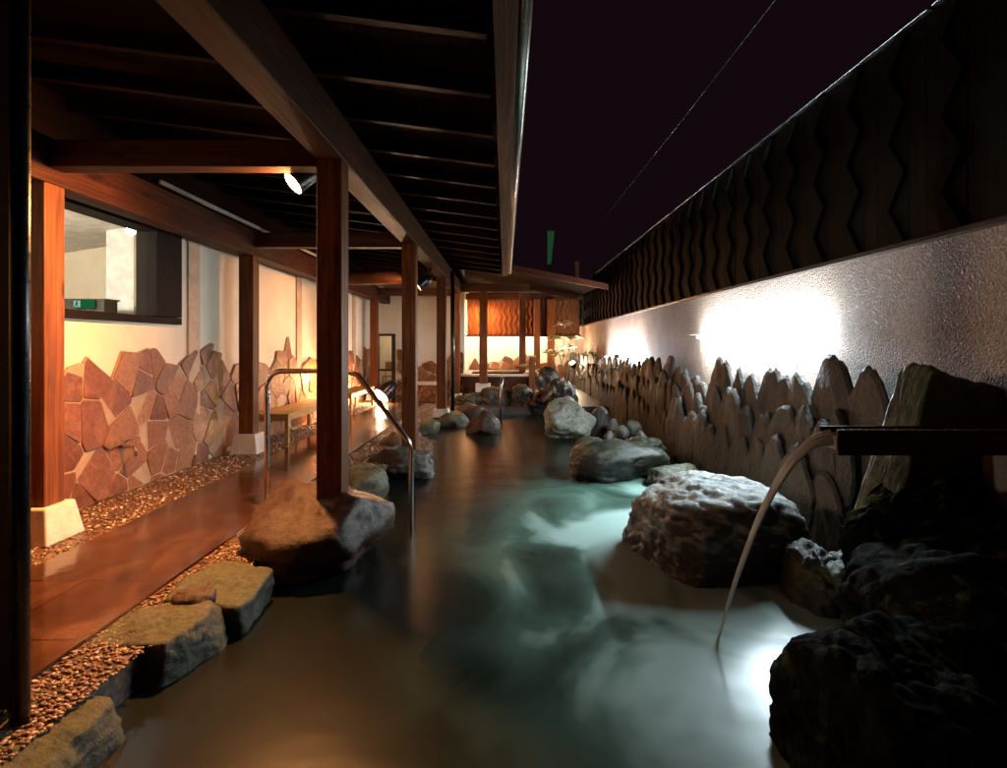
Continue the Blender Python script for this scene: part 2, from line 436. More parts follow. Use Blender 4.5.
# loose gravel in the two strips beside the path
pb = MB(); rnd = random.Random(5)
base = bmesh.new(); bmesh.ops.create_icosphere(base, subdivisions=1, radius=1)
bv = [v.co.copy() for v in base.verts]; bf = [[v.index for v in f.verts] for f in base.faces]; base.free()
verts, faces, tones = [], [], []
def pebble(x, y, z, r, tone):
    n0 = len(verts); a = rnd.uniform(0, 6.28); c, s = math.cos(a), math.sin(a)
    sx, sy, sz = rnd.uniform(.8, 1.4)*r, rnd.uniform(.7, 1.1)*r, rnd.uniform(.45, .75)*r
    for q in bv:
        X, Y = q.x*sx, q.y*sy
        verts.append((x+X*c-Y*s, y+X*s+Y*c, z+q.z*sz)); tones.append(tone)
    faces.extend([[i+n0 for i in f] for f in bf])
def edgex(y):
    for (x0, y0), (x1, y1) in zip(edge[1:12], edge[2:13]):
        if y0 <= y <= y1: return x0+(x1-x0)*(y-y0)/(y1-y0)
    return -1.5
for k in range(11000):
    y = 1.6+11*rnd.random()**1.8
    if k % 5 < 2: x = rnd.uniform(-3.38, -2.79)
    else: x = rnd.uniform(-1.85, edgex(y)+.03)
    pebble(x, y, .004, rnd.uniform(.005, .0125)*(1.0 if y < 4 else 1.35), rnd.random())
me = bpy.data.meshes.new('gravel'); me.from_pydata(verts, [], faces)
at_ = me.attributes.new('tone', 'FLOAT', 'POINT'); at_.data.foreach_set('value', tones)
for q in me.polygons: q.use_smooth = True
tag(link('gravel', me, M['pebble']), 'wet brown gravel strips beside the paved path', 'gravel', kind='stuff')

# ------------------------------------------------------------------ left building wall
WX = -3.44
lw = thing('plastered_wall', 'cream plastered wall with brown flagstone base and a window beside the path', 'wall', (WX, 8, 0))
wy0, wy1, wz0, wz1 = 2.6, 5.88, 1.53, 2.50        # window opening
off = (WX, 8, 0)
m = MB(off)
m.box(WX-.2, WX, -1, wy0, 0, 2.72); m.box(WX-.2, WX, wy1, 15.0, 0, 2.72)
m.box(WX-.2, WX, wy0, wy1, 0, wz0); m.box(WX-.2, WX, wy0, wy1, wz1, 2.72)
m.build('plaster', M['plaster'], lw)
MB(off).box(WX-.2, WX+.01, -1, 15.0, 2.722, 3.3).build('upper_wall_dark', M['board'], lw)  # dark wood put on the wall top so that it reads as unlit
# shallow pilaster strips
m = MB(off)
for y in (6.05, 9.2, 12.6): m.box(WX, WX+.025, y, y+.22, 0, 2.6)
m.build('pilaster', m_flat('pilaster_plaster', (.52, .36, .24), .7), lw)
def topL(u): return 1.30+.08*math.sin(u*2.3)+.05*math.sin(u*5.1+1)
st, mo = flagstones(1.6, 14.95, topL, .30, lambda a, b, o: (WX+o, a, b), 4, .03, 1.0)
for q in (st, mo):
    for v in q.bm.verts: v.co -= Vector(off)
st.build('flagstone_base', M['flag'], lw); mo.build('mortar', M['mortar'], lw)
wn = MB(off)
wn.box(WX-.16, WX+.05, wy0, wy0+.08, wz0, wz1); wn.box(WX-.16, WX+.05, wy0+.08, wy1, wz0, wz0+.07)
wn.box(WX-.16, WX+.05, wy0+.08, wy1, wz1-.07, wz1)
wn.box(WX-.16, WX+.05, wy1-.42, wy1, wz0+.075, wz1-.07)
wf = wn.build('window', M['sash'], lw, bevel=.004)
gp = MB((0, 0, 0)); gp.box(-.06, -.052, wy0+.08-8, wy1-.42-8, wz0+.07, wz1-.07)
gp.build('pane', M['glass'], wf)
# the lit room behind the window
rm = thing('interior_room', 'lit white room seen through the window', 'room', (-5.5, 6, 0))
ro = (-5.5, 6, 0)
m = MB(ro); m.box(-8.6, -8.5, 1, 9.0, 0, 3.6); m.box(-8.5, WX-.2, 9.0, 9.1, 0, 3.6); m.box(-8.5, WX-.2, .9, 1.0, 0, 3.6)
m.build('wall', M['plaster'], rm)
MB(ro).box(-8.6, WX-.2, .9, 9.1, -.05, 0.0).build('floor', M['granite'], rm)
MB(ro).hexa([(-8.6, .9, 2.55), (WX-.2, .9, 3.35), (WX-.2, 9.1, 3.35), (-8.6, 9.1, 2.55)], [(-8.6, .9, 2.65), (WX-.2, .9, 3.45), (WX-.2, 9.1, 3.45), (-8.6, 9.1, 2.65)]).build('ceiling', M['white'], rm)
MB(ro).box(-5.84, -5.40, 8.2, 8.6, 0, 3.05).build('pillar', M['white'], rm)
MB(ro).box(-5.24, -4.4, 7.9, 8.0, 0, 3.12).build('side_panel', M['olive'], rm)
ct = MB((-7.3, 7.4, 0)); ct.box(-8.3, -5.19, 7.25, 7.5, 0, 1.90); ct.box(-8.3, -5.17, 7.24, 7.52, 1.90, 1.92)
tag(ct.build('dark_counter', M['frame']), 'dark counter in the room behind the window', 'counter')
# exit sign standing on the counter
es = thing('exit_sign', 'green running-man exit sign low in the lit window', 'sign', at(79, 303, 7.2))
c = at(83, 304, 7.21)
es.location = c
e = MB(c); e.box(c.x-.12, c.x+.14, c.y-.02, c.y+.02, c.z-.055, c.z+.055); e.build('panel', emit('exit_green', (.02, .28, .10), .55), es)
e = MB(c); e.box(c.x-.105, c.x-.02, c.y-.024, c.y-.0205, c.z-.042, c.z+.042); e.build('door_symbol', emit('exit_white', (.7, 1, .8), .7), es)
e = MB(c); y0, y1 = c.y-.029, c.y-.0245
e.box(c.x-.068, c.x-.052, y0, y1, c.z+.022, c.z+.037)
e.hexa([(c.x-.075, y0, c.z-.01), (c.x-.055, y0, c.z-.01), (c.x-.055, y1, c.z-.01), (c.x-.075, y1, c.z-.01)], [(c.x-.068, y0, c.z+.02), (c.x-.045, y0, c.z+.02), (c.x-.045, y1, c.z+.02), (c.x-.068, y1, c.z+.02)])
e.hexa([(c.x-.095, y0, c.z-.036), (c.x-.085, y0, c.z-.036), (c.x-.085, y1, c.z-.036), (c.x-.095, y1, c.z-.036)], [(c.x-.072, y0, c.z-.01), (c.x-.06, y0, c.z-.01), (c.x-.06, y1, c.z-.01), (c.x-.072, y1, c.z-.01)])
e.hexa([(c.x-.045, y0, c.z-.036), (c.x-.036, y0, c.z-.036), (c.x-.036, y1, c.z-.036), (c.x-.045, y1, c.z-.036)], [(c.x-.066, y0, c.z-.01), (c.x-.056, y0, c.z-.01), (c.x-.056, y1, c.z-.01), (c.x-.066, y1, c.z-.01)])
e.build('figure', emit('exit_figure', (.0, .2, .07), .5), es)

# ------------------------------------------------------------------ lamps
def lamp(label, pos, r, col, st, arm_to=None, name='spot_lamp', cat='lamp', head=None, group=None, sub=3, hood=.25):
    pos = Vector(pos); t = thing(name, label, cat, pos, group)
    k = MB(pos); k.ico(pos, r, sub); k.build('bulb', emit('lamp_glow', col, st), t, smooth=True)
    if head is not None:
        h = Vector(head).normalized()
        q = MB(pos); q.tube([pos-h*r*hood, pos+h*r*1.1, pos+h*r*2.6, pos+h*r*2.9], [r*1.4, r*1.3, r*.8, r*.3], 20, cap=False)
        q.build('housing', M['darkmetal'], t, smooth=True)
    if arm_to is not None:
        MB(pos).tube([pos+(Vector(head).normalized()*r*2.2 if head else Vector((0, 0, 0))), arm_to], .012, 8).build('bracket', M['darkmetal'], t, smooth=True)
    return t
p1 = at(301, 178, 4.05)
lamp('bright warm spotlight under the cross beam, left of the largest post', p1, .06, WARM, 11500, (p1.x, 4.0, 2.66), hood=1.25, head=(.62, .42, .66))
p2 = at(422, 283, 9.0)
lamp('small warm spotlight on the beam between the second and third posts', p2, .065, WARM, 2200, (-1.2, 9.05, 2.56), hood=1.3, head=(.75, .15, .6))
p3 = at(383, 394, 12.6)
lamp('glaring floor lamp at the far end of the path', p3, .14, (1.0, .60, .34), 1500, (p3.x, p3.y+.02, 0), name='floor_lamp', head=(.62, .6, .7), hood=.45)
lamp('floor lamp beside the bench, hidden behind the largest post', (-3.2, 9.9, .75), .07, (1, .52, .22), 3800, (-3.2, 9.9, 0), name='floor_lamp', head=(.95, .1, .25), hood=.6)
lamp('unseen warm fill spotlight added under the ceiling behind the third post', (-1.31, 11.6, 2.40), .055, (1, .50, .2), 1300, (-1.2, 11.6, 2.56), head=(.3, -.35, .85), hood=.4)  # added fill lamp, out of sight, to warm the rear-left wall
lamp('ceiling spotlight over the rear bath, behind a dark post', (-.72, 17.8, 2.55), .08, (1, .42, .13), 2600, (-.72, 17.8, 2.9), head=(0, 0, 1))
lamp('white ceiling light inside the room behind the window', at(131, 231, 5.9), .045, COOL, 60, at(130, 212, 5.9), name='ceiling_lamp')
lamp('large round ceiling light inside the room', (-5.7, 4.5, 2.3), .14, (1, .92, .76), 1100, None, name='ceiling_lamp')
for (ya, yb, zz, pw, cc, lb) in ((4.45, 7.2, 1.42, 460, COOL, 'white tube light lying behind the slabs opposite the big boulder'),
        (10.3, 13.8, 1.03, 850, (.95, .95, 1), 'far white tube light lying behind the slabs opposite the pale boulder')):
    tl = thing('tube_light', lb, 'lamp', (2.485, ya, zz)); o_ = (2.485, ya, zz)
    MB(o_).tube([(2.485, ya+k*(yb-ya)/12, zz) for k in range(13)], .02, 10).build('tube', emit('tube_glow', cc, pw), tl, smooth=True)
    MB(o_).box(2.36, 2.455, ya, yb, zz+.028, zz+.034).build('blocking_plate', M['white'], tl)  # thin plate added to keep tube light off the shelter and fence
    for yy in (ya+.3, yb-.3): MB(o_).box(2.475, 2.495, yy-.01, yy+.01, zz-.35, zz-.022).build('bracket', M['white'], tl)
lamp('unseen warm fill lamp added above the cream wall of the rear hall, left end', (-.7, 19.5, 1.80), .06, SOFT, 1500, (-.7, 19.5, 2.8), name='ceiling_lamp')  # fill lamp added behind the carved panels to brighten the cream wall
lamp('unseen warm fill lamp added above the cream wall of the rear hall, right end', (1.1, 19.5, 1.80), .06, SOFT, 1500, (1.1, 19.5, 2.8), name='ceiling_lamp')  # second added fill lamp for the same cream wall
lamp('small garden lamp at the foot of the pale potted plant', (2.1, 17.4, .75), .07, (1, .78, .5), 1800, (2.1, 17.4, 0), name='garden_lamp', head=(.35, .4, -.8), hood=.3)

# ------------------------------------------------------------------ timber shelter
off = (-2.2, 7, 0)
sh = thing('timber_shelter', 'long cedar timber shelter with posts, beams and rafters over the path', 'shelter', off)
def footing(cx, cy, h, w, parent):
    a = w*.5; t = w*.38
    f = MB((0, 0, 0)); f.hexa([(cx-a, cy-a, 0), (cx+a, cy-a, 0), (cx+a, cy+a, 0), (cx-a, cy+a, 0)], [(cx-t, cy-t, h), (cx+t, cy-t, h), (cx+t, cy+t, h), (cx-t, cy+t, h)])
    for v in f.bm.verts: v.co -= Vector(off)
    return f.build('footing', M['concrete'], parent, bevel=.012)
def post(x0, x1, y0, y1, z0, z1, foot=None):
    o = MB(off).box(x0, x1, y0, y1, z0, z1).build('post', M['wood_z'], sh, bevel=.008)
    if foot: footing((x0+x1)/2, (y0+y1)/2, foot, (x1-x0)*1.95, o)
    return o
# pool-side row
post(-1.255, -1.085, 3.72, 3.89, .10, 2.56)
post(-1.255, -1.085, 6.80, 6.97, .0, 2.56)
post(-1.255, -1.085, 10.25, 10.42, .13, 2.56, .15)
post(-1.255, -1.085, 13.4, 13.57, .1, 2.56, .15)
# wall-side row
for y in (3.72, 6.80, 10.1, 13.4): post(-3.235, -3.06, y, y+.175, .23, 2.41, .24)
MB(off).box(-1.262, -1.078, -1, 13.7, 2.56, 2.85).build('beam', M['wood_y'], sh, bevel=.008)
MB(off).box(-3.25, -3.055, -1, 14.9, 2.41, 2.72).build('beam', M['plate'], sh, bevel=.008)
for y in (3.73, 6.81, 13.41): MB(off).box(-3.055, -1.262, y, y+.15, 2.51, 2.69).build('cross_beam', M['wood_x'], sh, bevel=.006)
MB(off).tube([(-3.055, 9.3, 2.43), (-1.262, 9.3, 2.46)], .125, 20).build('log_beam', M['wood_x'], sh, smooth=True)
MB(off).tube([(-3.02, 4.9, 2.75), (-3.02, 14.8, 2.75)], .022, 8).build('conduit', M['conduit'], sh, smooth=True)
def rz(x): return 2.853-.128*(x+1.085)
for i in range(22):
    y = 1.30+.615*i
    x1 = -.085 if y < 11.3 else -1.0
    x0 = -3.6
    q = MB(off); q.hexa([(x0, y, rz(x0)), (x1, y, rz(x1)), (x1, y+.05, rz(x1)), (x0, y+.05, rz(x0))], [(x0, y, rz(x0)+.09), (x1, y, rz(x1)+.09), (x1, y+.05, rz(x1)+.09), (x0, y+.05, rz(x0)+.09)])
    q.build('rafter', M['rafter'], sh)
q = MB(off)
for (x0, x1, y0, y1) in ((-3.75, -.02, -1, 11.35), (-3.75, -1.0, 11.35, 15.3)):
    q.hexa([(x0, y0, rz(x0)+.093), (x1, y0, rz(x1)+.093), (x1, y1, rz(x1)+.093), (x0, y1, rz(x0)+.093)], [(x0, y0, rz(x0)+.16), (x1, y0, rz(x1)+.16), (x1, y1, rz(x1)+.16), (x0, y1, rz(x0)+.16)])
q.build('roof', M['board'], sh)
MB(off).box(-.05, .055, -1, 11.2, 2.70, 2.80).build('fascia', M['wood_y'], sh, bevel=.004)
gu = MB(off); n = 8; pr = [(.085+.045*math.cos(math.pi+k*math.pi/n), 2.79+.045*math.sin(math.pi+k*math.pi/n)) for k in range(n+1)]
ra = [gu.v((x, -1, z)) for x, z in pr]; rb = [gu.v((x, 11.25, z)) for x, z in pr]
for k in range(n): gu.f([ra[k], ra[k+1], rb[k+1], rb[k]])
go = gu.build('gutter', M['steel'], sh, smooth=True); sm = go.modifiers.new('thick', 'SOLIDIFY'); sm.thickness = .003
MB(off).tube([(-1.02, 10.9, .02), (-1.02, 10.9, 2.75)], .042, 14).build('downpipe', M['darkmetal'], sh, smooth=True)

# dark partition and pipe at the left edge
pt = MB((-2.1, 2.05, 0)); pt.box(-2.75, -1.725, 2.0, 2.03, .014, 3.0)
tag(pt.build('partition', M['darkwall'], bevel=.005), 'black partition standing at the left edge of the view', 'partition')
tag(MB((-1.66, 1.96, 0)).tube([(-1.69, 1.95, 0), (-1.69, 1.95, 2.95)], .03, 20).build('steel_pipe', M['darkmetal'], smooth=True), 'slim dark vertical pipe with a thin highlight at the left edge', 'pipe')

# ------------------------------------------------------------------ far left wall with the glass door
off2 = (-2.4, 15, 0)
bw = thing('rear_wall', 'orange-lit plaster wall with the glass door at the end of the path', 'wall', off2)
dx0, dx1, dz1 = -3.42, -2.93, 1.62
m = MB(off2); m.box(-3.6, dx0, 15.0, 15.2, 0, 3.4); m.box(dx1, -1.1, 15.0, 15.2, 0, 3.4); m.box(dx0, dx1, 15.0, 15.2, dz1, 3.4)
m.build('plaster', M['plaster'], bw)
st, mo = flagstones(dx1+.05, -1.1, lambda u: 1.1+.07*math.sin(u*4), .28, lambda a, b, o: (a, 15.0-o, b), 9, .04)
for q in (st, mo):
    for v in q.bm.verts: v.co -= Vector(off2)
st.build('flagstone_base', M['flag'], bw); mo.build('mortar', M['mortar'], bw)
d = MB(off2); d.box(dx0, dx0+.04, 14.96, 15.1, 0, dz1); d.box(dx1-.10, dx1, 14.96, 15.1, 0, dz1); d.box(dx0+.04, dx1-.10, 14.96, 15.1, dz1-.06, dz1); d.box(dx0+.04, dx1-.1, 14.96, 15.1, .62, .68)
do = d.build('door', M['frame'], bw)
g2 = MB((0, 0, 0)); g2.box(dx0+.04+2.4, dx1-.10+2.4, .04, .046, 0, dz1-.06); g2.build('pane', M['glass'], do)
m = MB(off2); m.box(-4.4, -1.8, 17.4, 17.5, -.1, 3); m.box(-4.5, -4.4, 15.2, 17.5, -.1, 3); m.box(-1.9, -1.8, 15.2, 17.5, -.1, 3); m.box(-4.5, -1.8, 15.2, 17.5, 2.5, 2.6)
m.build('lobby', M['plaster'], bw)
lamp('lobby ceiling light seen through the far glass door', (-3.2, 16.4, 2.1), .09, (1, .75, .5), 220, None, name='ceiling_lamp', head=(0, 0, 1))
ch = thing('wooden_chair', 'small wooden chair behind the far glass door', 'chair', (-3.3, 16.2, 0))
co = (-3.3, 16.2, 0)
MB(co).box(-3.5, -3.1, 16.0, 16.4, .40, .44).build('seat', M['bench'], ch)
MB(co).box(-3.5, -3.1, 16.36, 16.4, .62, .84).build('backrest', M['bench'], ch)
for x in (-3.5, -3.13):
    for y, z in ((16.0, .4), (16.36, .62)): MB(co).box(x, x+.03, y, y+.03, 0, z).build('leg', M['bench'], ch)

# ------------------------------------------------------------------ rear bath hall (right of the path's end)
off3 = (.6, 20.5, 0)
rh = thing('rear_hall', 'timber hall closing the far end of the pool with carved panels over a cream wall', 'building', off3)
MB(off3).box(-1.4, 2.7, 20.5, 20.7, 0, 3.0).build('plaster', M['plaster'], rh)
MB(off3).box(-1.5, -1.32, 15.2, 20.5, 0, 3.4).build('side_wall', M['plaster'], rh)
st, mo = flagstones(-1.3, 2.6, lambda u: .95+.10*math.sin(u*2.6), .30, lambda a, b, o: (a, 20.5-o, b), 21, .05)
for q in (st, mo):
    for v in q.bm.verts: v.co -= Vector(off3)
st.build('flagstone_base', M['flag'], rh); mo.build('mortar', M['mortar'], rh)
# carved panels: boards with raised wavy ribs
def panel(x0, x1, z0, z1, y):
    q = MB(off3); q.box(x0, x1, y, y+.05, z0, z1); o = q.build('carved_panel', M['panel'], rh)
    r = MB((0, 0, 0)); n = max(2, int((x1-x0)/.16))
    for i in range(n):
        cx = x0+(i+.5)*(x1-x0)/n; k = 14; prev = None
        for j in range(k+1):
            z = z0+.03+(z1-z0-.06)*j/k; x = cx+.035*math.sin(j*1.15)
            cur = [r.v(Vector((x+a, yy, z))-Vector(off3)) for a, yy in ((-.04, y), (-.01, y-.03), (.025, y-.03), (.04, y))]
            if prev:
                for a in range(3): r.f([prev[a], prev[a+1], cur[a+1], cur[a]])
            prev = cur
    r.build('ribs', M['panel'], o)
panel(-1.25, -.1, 1.66, 2.82, 18.5); panel(-.1, .95, 1.66, 2.82, 18.5); panel(1.15, 2.45, 1.66, 2.82, 18.5)
MB(off3).box(-1.3, 2.5, 18.45, 18.56, 1.60, 1.66).build('rail', M['wood_x'], rh)
MB(off3).box(-1.3, 2.56, 18.42, 18.6, 2.82, 3.02).build('beam', M['wood_x'], rh)
for (x0, x1, y, z0) in ((-.64, -.44, 13.9, .30), (.40, .58, 15.6, .0), (.95, 1.15, 18.3, .0), (-1.32, -1.16, 16, 0), (1.38, 1.62, 18.2, 0)):
    MB(off3).box(x0, x1, y, y+.18, z0, 2.82).build('post', M['wood_z'], rh, bevel=.006)
MB(off3).box(-.73, -.37, 13.8, 14.2, .15, .36).build('footing', M['concrete'], rh, bevel=.01)
MB(off3).box(-1.3, .62, 13.85, 14.1, 2.64, 2.84).build('beam', M['wood_x'], rh)
# sloping roof of the hall
q = MB(off3); q.hexa([(-1.4, 13.6, 3.5), (2.3, 13.6, 2.74), (2.3, 20.8, 2.9), (-1.4, 20.8, 3.6)], [(-1.4, 13.6, 3.58), (2.3, 13.6, 2.82), (2.3, 20.8, 3.0), (-1.4, 20.8, 3.7)])
q.build('roof', M['board'], rh)
q = MB(off3); q.hexa([(-1.4, 13.54, 3.40), (2.5, 13.54, 2.66), (2.5, 13.6, 2.66), (-1.4, 13.6, 3.40)], [(-1.4, 13.54, 3.58), (2.5, 13.54, 2.80), (2.5, 13.6, 2.80), (-1.4, 13.6, 3.58)])
q.build('fascia', M['plate'], rh)
MB(off3).box(2.40, 2.55, 19.2, 19.4, 1.6, 4.2).build('corner_post', M['panel'], rh)

# raised bath with pale rim
tb = thing('raised_bath', 'low raised bath with a pale stone rim at the back of the pool', 'bath', (-.4, 15, 0))
to = (-.4, 15, 0)
m = MB(to); m.box(-1.15, .72, 14.5, 14.7, .50, .56); m.box(-1.15, .72, 16.6, 16.8, .50, .56); m.box(.52, .72, 14.7, 16.6, .50, .56); m.box(-1.15, -.95, 14.7, 16.6, .50, .56)
m.build('rim', M['granite'], tb, bevel=.01)
m = MB(to); m.box(-1.10, .67, 14.54, 14.66, 0, .50); m.box(-1.10, .67, 16.65, 16.75, 0, .50); m.box(.56, .67, 14.66, 16.65, 0, .5); m.box(-1.1, -1.0, 14.66, 16.65, 0, .5)
m.build('side', M['wood_x'], tb)
MB(to).box(-1.0, .56, 14.66, 16.65, .3, .46).build('bath_water', M['water'], tb)
lg = thing('stone_ledge', 'low pale-topped stone ledge behind the third post', 'ledge', (-1.8, 12.9, 0))
lo_ = (-1.8, 12.9, 0)
MB(lo_).box(-2.15, -1.40, 12.8, 13.35, .40, .46).build('top', M['granite'], lg, bevel=.01)
st, mo = flagstones(-2.1, -1.45, lambda u: .5, .17, lambda a, b, o: (a, 12.9-o, min(b, .40)), 31, .04)
for q in (st, mo):
    for v in q.bm.verts: v.co -= Vector(lo_)
st.build('stone_face', M['flag'], lg); mo.bm.free()
MB(lo_).box(-2.1, -1.45, 12.9, 13.3, 0, .40).build('core', M['mortar_dark'], lg)

# wooden spout stand
sp = thing('spout_stand', 'small wooden stand with a horizontal spout beside the raised bath', 'water spout', (.72, 13.2, 0))
so_ = (.72, 13.2, 0)
c = at(532, 370, 13.2)
MB(so_).box(c.x-.07, c.x+.07, 13.13, 13.27, 0, c.z+.30).build('post', M['wood_z'], sp, bevel=.006)
MB(so_).tube([(c.x-.38, 13.2, c.z+.07), (c.x+.08, 13.2, c.z+.16)], .045, 12).build('spout', M['bench'], sp, smooth=True)
MB(so_).box(c.x-.09, c.x+.09, 13.11, 13.29, c.z+.30, c.z+.34).build('cap', M['bench'], sp, bevel=.004)

# slender plant with whorled leaves
pl = thing('potted_plant', 'slender pale-leaved plant lit from below by the right wall corner', 'plant', (1.75, 17, 0))
po = (1.75, 17, 0)
stem = MB(po); leaf = MB(po); rnd = random.Random(8)
tips = [at(564, 322, 17), at(573, 336, 17.1), at(553, 337, 16.9), at(549, 350, 16.9), at(568, 345, 17.2), at(559, 352, 17)]
basep = Vector((1.72, 17, 0))
for i, tp in enumerate(tips):
    bp = basep+Vector((rnd.uniform(-.12, .2), 0, 0)); mid = (bp+tp)/2+Vector((rnd.uniform(-.05, .05), 0, .1))
    stem.tube([bp, mid, tp], [.018, .013, .006], 6)
    for k in range(11):
        a = k*2*math.pi/11+rnd.random(); L = rnd.uniform(.22, .38); up = rnd.uniform(-.12, .1)
        dr = Vector((math.cos(a), math.sin(a), up)).normalized(); sd = dr.cross(Vector((0, 0, 1))).normalized()*rnd.uniform(.05, .075)
        o0 = tp+Vector((0, 0, rnd.uniform(-.1, .03)))
        vs = [leaf.v(o0), leaf.v(o0+dr*L*.45+sd+Vector((0, 0, .02))), leaf.v(o0+dr*L-Vector((0, 0, .04))), leaf.v(o0+dr*L*.45-sd+Vector((0, 0, .02)))]
        leaf.f(vs)
stem.build('stem', m_flat('plant_stem', (.35, .24, .12), .6), pl, smooth=True)
leaf.build('foliage', m_flat('pale_leaf', (.66, .62, .34), .45), pl)

# ------------------------------------------------------------------ right wall
RX = 2.56
off4 = (RX, 8, 0)
rw = thing('boundary_wall', 'rough plaster wall faced with upright stone slabs along the right side of the pool', 'wall', off4)
MB(off4).box(RX, RX+.2, -2, 20.9, -.6, 1.94).build('plaster', M['rough'], rw)
MB(off4).box(RX-.045, RX+.23, -2, 20.9, 1.94, 1.975).build('coping', M['frame'], rw, bevel=.004)
# upright slabs: rows of leaf-shaped stones leaning on the wall
sl = MB(off4); rnd = random.Random(17)
def slab(y, zb, h, w, xo, lean, tone, tilt):
    n = 26; ring = []
    kx = rnd.uniform(.55, 1.2); tipo = rnd.uniform(-.25, .25)
    prof = []
    for k in range(n):
        a = k*2*math.pi/n
        u = math.sin(a); v = -math.cos(a)              # v -1 bottom, +1 top
        taper = 1-.62*max(0, v)**1.4*kx-.15*max(0, -v)
        uu = (abs(u)**.85*math.copysign(1, u))*taper*w/2+tipo*w*.35*max(0, v)
        vv = (abs(v)**.85*math.copysign(1, v))*h/2+h/2
        j = 1+.07*noise.noise(Vector((math.cos(a)*1.5, math.sin(a)*1.5, y*7.3)))+rnd.uniform(-.014, .014)
        prof.append((uu*j, vv*j))
    th = rnd.uniform(.035, .07); ct, stt = math.cos(tilt), math.sin(tilt)
    rings = []
    for (m, o) in ((1, 0), (1.0, th-.02), (.93, th)):
        row = []
        for (u, v) in prof:
            u2, v2 = u*m, h/2+(v-h/2)*m
            ur, vr = u2*ct-v2*stt, u2*stt+v2*ct
            nz = .015*noise.noise(Vector((u2*4, v2*4, y*3.1))) if o else 0
            row.append(sl.v((RX-xo-o-nz+lean*(v2/h-1)*h*.5 if True else 0, y+ur, zb+vr), tone))
        rings.append(row)
    for k in range(2):
        for i in range(n): j = (i+1) % n; sl.f([rings[k][i], rings[k][j], rings[k+1][j], rings[k+1][i]])
    # inner ring + centre for an uneven face
    inner = []
    for (u, v) in prof:
        u2, v2 = u*.5, h/2+(v-h/2)*.5
        ur, vr = u2*ct-v2*stt, u2*stt+v2*ct
        nz = .02*noise.noise(Vector((u2*6, v2*6, y*5.7)))
        inner.append(sl.v((RX-xo-th-.012-nz+lean*(v2/h-1)*h*.5, y+ur, zb+vr), tone))
    for i in range(n): j = (i+1) % n; sl.f([rings[2][i], rings[2][j], inner[j], inner[i]])
    sl.f(inner)
for row, (tz, tv, hh, xo, ln) in enumerate(((1.09, .13, .95, .15, .03), (.80, .13, .80, .215, .04), (.50, .12, .85, .28, .05))):
    y = 3.75+row*.1
    while y < 20.4:
        w = rnd.uniform(.32, .52)
        topz = tz+rnd.uniform(-tv, tv)*(1.1 if y < 8.5 else .5)+.06*math.sin(y*1.7+row)-(.04 if y > 10 else 0)
        h = hh*rnd.uniform(.85, 1.1)
        slab(y, topz-h, h, w*1.22, xo+rnd.uniform(-.012, .012), ln, rnd.random(), rnd.uniform(-.10, .10))
        y += w*rnd.uniform(.58, .84)
MB(off4).box(RX-.13, RX, -2, 20.4, -.6, .80).build('mortar_bed', M['mortar_dark'], rw)
sl.build('slab_cladding', M['slab'], rw)
# dark board fence above the wall
fn = thing('board_fence', 'tall black board fence with zigzag ribs standing above the right wall', 'fence', (RX+.08, 8, 1.97))
of = (RX+.08, 8, 1.975)
m = MB(of); y = -2
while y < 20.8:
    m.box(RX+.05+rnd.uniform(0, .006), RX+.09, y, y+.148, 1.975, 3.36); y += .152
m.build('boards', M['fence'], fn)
y = 1.0; k = 0
while y < 20.3:
    rb = MB(of); prev = None
    for j in range(7):
        z = 2.0+j*.225; yy = y+(.075 if j % 2 else -.075)
        z = min(z, 3.34)
        cur = [rb.v((RX+.049, yy-.065, z)), rb.v((RX+.02, yy-.06, z)), rb.v((RX+.02, yy+.06, z)), rb.v((RX+.049, yy+.065, z))]
        if prev:
            for a in range(3): rb.f([prev[a], prev[a+1], cur[a+1], cur[a]])
        prev = cur
    rb.build('zigzag_rib', M['rib'], fn)
    y += .46; k += 1
m = MB(of)
y = -2.0
while y < 20.8:
    m.box(RX+.0, RX+.12, y, y+1.77, 3.362+rnd.uniform(0, .006), 3.40); y += 1.8
m.build('cap_rail', M['steel'], fn, bevel=.003)
tag(MB((RX, 9, 4.62)).tube([(RX, 4.5, 4.60), (RX, 8, 4.57), (RX, 14, 4.6), (RX, 21, 4.65)], .007, 6).build('overhead_cable', M['darkmetal'], smooth=True), 'thin cable crossing the black sky above the fence', 'cable')

# glowing green strip of unknown kind over the hall roof
gb = thing('green_strip', 'narrow green tapering light strip in the dark above the rear roof', 'glow_strip', at(550, 245, 24))
a, b_, c_, d_ = at(547.5, 231, 24), at(554.5, 231, 24), at(551, 264, 24), at(547.5, 264, 24)
yy = Vector((0, .05, 0))
MB(at(550, 245, 24)).hexa([a, b_, c_, d_], [a+yy, b_+yy, c_+yy, d_+yy]).build('lit_strip', emit('green_glow', (.03, .12, .045), .45), gb)
MB(at(550, 245, 24)).tube([at(550, 231, 24.1), at(550, 345, 24.1)], .02, 8).build('pole', M['fence'], gb)

